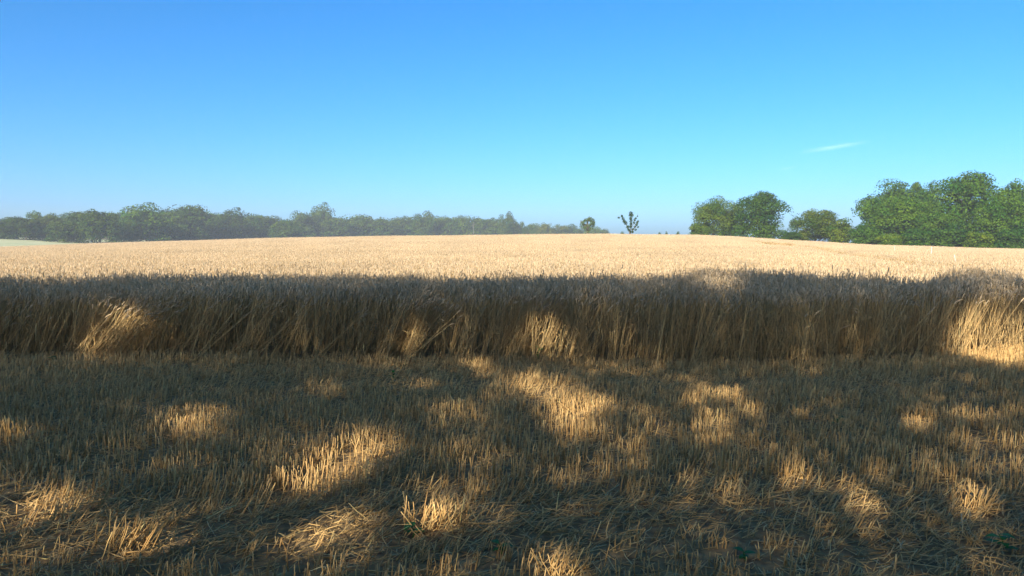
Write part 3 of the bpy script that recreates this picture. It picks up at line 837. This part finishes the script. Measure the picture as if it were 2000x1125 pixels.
# green weeds among the straw
def weed(label, px, py, h, nleaf, size, tint, upright=0.5):
    d = px_dir(px, py); t_ = EYE / -d[2]; g = d * t_
    t = thing('weed_plant', label, 'weed', (g[0], g[1], 0), rng.uniform(0, 6), 'green weeds in the stubble')
    b = Bag(); s = np.linspace(0, 1, 4)
    b.tubes(np.stack([.02 * np.sin(s * 3), .015 * s, h * s], 1)[None], np.array([[.004, .0035, .003, .002]]), np.array([[.07, .14, .03]]), 5)
    o = obj('stem', b.mesh('stem'), M_WEED, t); o.color = (*tint, 1)
    for i in range(nleaf):
        a = i * 2.4; z0 = h * (0.25 + 0.75 * i / max(1, nleaf - 1)); L = size * rng.uniform(.7, 1.2)
        dv = np.array([math.cos(a), math.sin(a), 0]); s = np.linspace(0, 1, 6)[:, None]
        ctr = np.array([.02 * math.sin(z0 / h * 3), .015 * z0 / h, z0]) + dv * L * s + np.array([0, 0, 1]) * L * (upright * s - .55 * s * s)
        wv = np.cross(dv, [0, 0, 1.])[None] * L * 0.30 * np.array([.12, .75, 1, .85, .45, .03])[:, None]
        b = Bag(); b.ribbons(ctr[None], wv[None], np.array([[.045, .12, .028]]))
        o = obj('leaf', b.mesh('leaf', True), M_WEED, t); o.color = (*tint, 1)
weed('slim green weed at the middle of the stubble below the wheat edge', 766, 748, .14, 5, .06, (.9, 1.3, .8), 1.0)
weed('green weed growing at the foot of the sunlit wheat', 1053, 712, .22, 6, .07, (.8, 1.1, .8), 0.9)
weed('broad leaved green weed just below the sunlit straw tuft', 806, 1052, .07, 5, .075, (.6, .95, .9))
weed('small green weed lying in flattened straw at the bottom centre', 980, 1085, .06, 4, .065, (.6, .95, .9))
weed('dark green weed in the bottom right corner stubble', 1950, 1078, .09, 6, .085, (.6, .95, .8))
weed('tiny green weed near the bottom edge, right of centre', 1458, 1100, .06, 4, .06, (.5, .9, .9))
weed('green weed at the left end of the wheat edge', 100, 716, .13, 6, .07, (.8, 1.05, .8))
weed('low green weed in shaded stubble on the right half', 1640, 832, .08, 5, .07, (.7, 1.0, .8))

# tufts of straw that stand out from the stubble
def tuft(name, label, px, py, n, h, spread, lean, width, cat):
    d = px_dir(px, py); g = d * (EYE / -d[2])
    x0 = rng.normal(0, width, n); y0 = rng.normal(0, width * .6, n)
    a = rng.normal(lean, spread, n); c = rng.normal(-.1, spread * .6, n)
    L = rng.normal(h, h * .16, n); s = np.linspace(0, 1, 4)[None]
    P = np.stack([x0[:, None] + L[:, None] * np.sin(a)[:, None] * s, y0[:, None] + L[:, None] * np.sin(c)[:, None] * s,
                  (L * np.cos(a) * np.cos(c))[:, None] * s - .004], -1)
    P[:, 1:] += rng.normal(0, .004, (n, 3, 3)); P[..., 2] = np.maximum(P[..., 2], -.004)
    b = Bag(); b.tubes(P, np.repeat(rng.uniform(.0022, .0036, n)[:, None], 4, 1), straw_colours(n, 'stub') * 1.05, 4)
    return tag(obj(name, b.mesh(name), M_STRAW, None, (g[0], g[1], 0)), label, cat)
tuft('straw_tuft', 'bright sunlit tuft of splayed cut straw above the broad leaved weed', 850, 1030, 70, .17, .36, .15, .09, 'straw tuft')
tuft('straw_tuft', 'small sunlit straw tuft at the bottom edge, centre', 1088, 1122, 30, .14, .35, .1, .05, 'straw tuft')
tuft('straw_tuft', 'bent sunlit straw tuft near the right picture edge', 1912, 998, 34, .17, .6, .2, .05, 'straw tuft')
tuft('straw_tuft', 'sunlit tuft of upright cut stalks at the left picture edge', 22, 862, 30, .2, .12, .05, .05, 'straw tuft')
tuft('straw_tuft', 'row of leaning sunlit stalks at the lower left', 240, 1075, 44, .22, .22, .6, .08, 'straw tuft')
def sheaf(label, px, py, n, lean, width):
    d = px_dir(px, py); g = d * (EYE / -d[2]); b = Bag()
    base = np.stack([rng.normal(0, width, n), rng.uniform(0, .25, n), np.full(n, -.01)], 1)
    wheat_stems(b, base, rng.normal(.98, .06, n), np.abs(rng.normal(lean, .10, n)), rng.normal(-.12, .15, n), leaves=2)
    tag(obj('wheat_sheaf', b.mesh('wheat_sheaf'), M_STRAW, None, (g[0], g[1] - .1, 0)), label, 'wheat sheaf')
sheaf('leaning sheaf of wheat stems catching the sun at the left', 195, 704, 150, .72, .22)
sheaf('sunlit sheaf of wheat stems leaning at the middle of the cut edge', 1000, 708, 120, .45, .16)
sheaf('half-lit sheaf of bent wheat stems left of the middle', 770, 705, 90, .6, .14)

# ------------------------------------------------------------------ thin cloud streak, high and far away
def cloud(label, px, py, dist, length, thick, tilt, dens):
    d = px_dir(px, py); d = d / d[1]; c = d * dist + np.array([0, 0, EYE])
    r = np.random.default_rng(int(px)); n_u, n_v = 24, 12
    u = np.linspace(0, 2 * math.pi, n_u, endpoint=False); v = np.linspace(0.0005, math.pi - 0.0005, n_v)
    U, Vv = np.meshgrid(u, v)
    X = np.cos(Vv); Y = np.sin(Vv) * np.cos(U); Z = np.sin(Vv) * np.sin(U)
    V = np.stack([X * length / 2, Y * thick * 1.5, Z * thick / 2], -1)
    i = np.arange((n_v - 1) * n_u); a, b_ = i // n_u, i % n_u
    Q = np.stack([a * n_u + b_, a * n_u + (b_ + 1) % n_u, (a + 1) * n_u + (b_ + 1) % n_u, (a + 1) * n_u + b_], 1)
    me = mesh_np('cloud', V, Q[:, ::-1])
    m, nt, out = new_mat('thin_cloud')
    tc = nt.nodes.new('ShaderNodeTexCoord')
    mp = nt.nodes.new('ShaderNodeMapping'); mp.inputs['Scale'].default_value = (2 / length, 2 / (3 * thick), 2 / thick)
    nt.links.new(tc.outputs['Object'], mp.inputs['Vector'])
    ln = nt.nodes.new('ShaderNodeVectorMath'); ln.operation = 'LENGTH'; nt.links.new(mp.outputs[0], ln.inputs[0])
    mr = nt.nodes.new('ShaderNodeMapRange'); mr.inputs[1].default_value = 1.0; mr.inputs[2].default_value = 0.0; mr.interpolation_type = 'SMOOTHSTEP'
    nt.links.new(ln.outputs['Value'], mr.inputs[0])
    nz = nt.nodes.new('ShaderNodeTexNoise'); nz.inputs['Scale'].default_value = 2.8; nz.inputs['Detail'].default_value = 4
    nt.links.new(mp.outputs[0], nz.inputs['Vector'])
    mu = nt.nodes.new('ShaderNodeMath'); mu.operation = 'MULTIPLY'; nt.links.new(mr.outputs[0], mu.inputs[0]); nt.links.new(nz.outputs['Fac'], mu.inputs[1])
    m2 = nt.nodes.new('ShaderNodeMath'); m2.operation = 'MULTIPLY'; m2.inputs[1].default_value = dens; nt.links.new(mu.outputs[0], m2.inputs[0])
    pv = nt.nodes.new('ShaderNodeVolumePrincipled'); pv.inputs['Color'].default_value = (.95, .95, .97, 1)
    pv.inputs['Anisotropy'].default_value = -0.5
    nt.links.new(m2.outputs[0], pv.inputs['Density']); nt.links.new(pv.outputs[0], out.inputs['Volume'])
    o = obj('cloud', me, m, None, tuple(c)); o.rotation_euler = (0, -math.radians(tilt), 0)
    tag(o, label, 'cloud')
cloud('faint white cloud streak above the right-hand trees', 1630, 287, 12000, 1500, 105, 9, 0.0010)
cloud('very faint small cloud wisp below the white streak', 1540, 328, 13000, 420, 45, 10, 0.0012)

# ------------------------------------------------------------------ air: dust haze over the field
m, nt, out = new_mat('dusty_air')
pv = nt.nodes.new('ShaderNodeVolumePrincipled')
pv.inputs['Color'].default_value = (0.88, 0.94, 1.0, 1)
pv.inputs['Density'].default_value = 0.0004
pv.inputs['Anisotropy'].default_value = 0.0
nt.links.new(pv.outputs[0], out.inputs['Volume'])
x0, x1, y0, y1, z0, z1 = -565, 565, -95, 625, -3.0, 30.0
V = [(x, y, z) for z in (z0, z1) for y in (y0, y1) for x in (x0, x1)]
Q = [(0, 2, 3, 1), (4, 5, 7, 6), (0, 1, 5, 4), (2, 6, 7, 3), (0, 4, 6, 2), (1, 3, 7, 5)]
hz = obj('haze', mesh_np('haze', V, Q), m)
hz['kind'] = 'stuff'; hz['label'] = 'pale dusty haze hanging over the far field'; hz['category'] = 'haze'
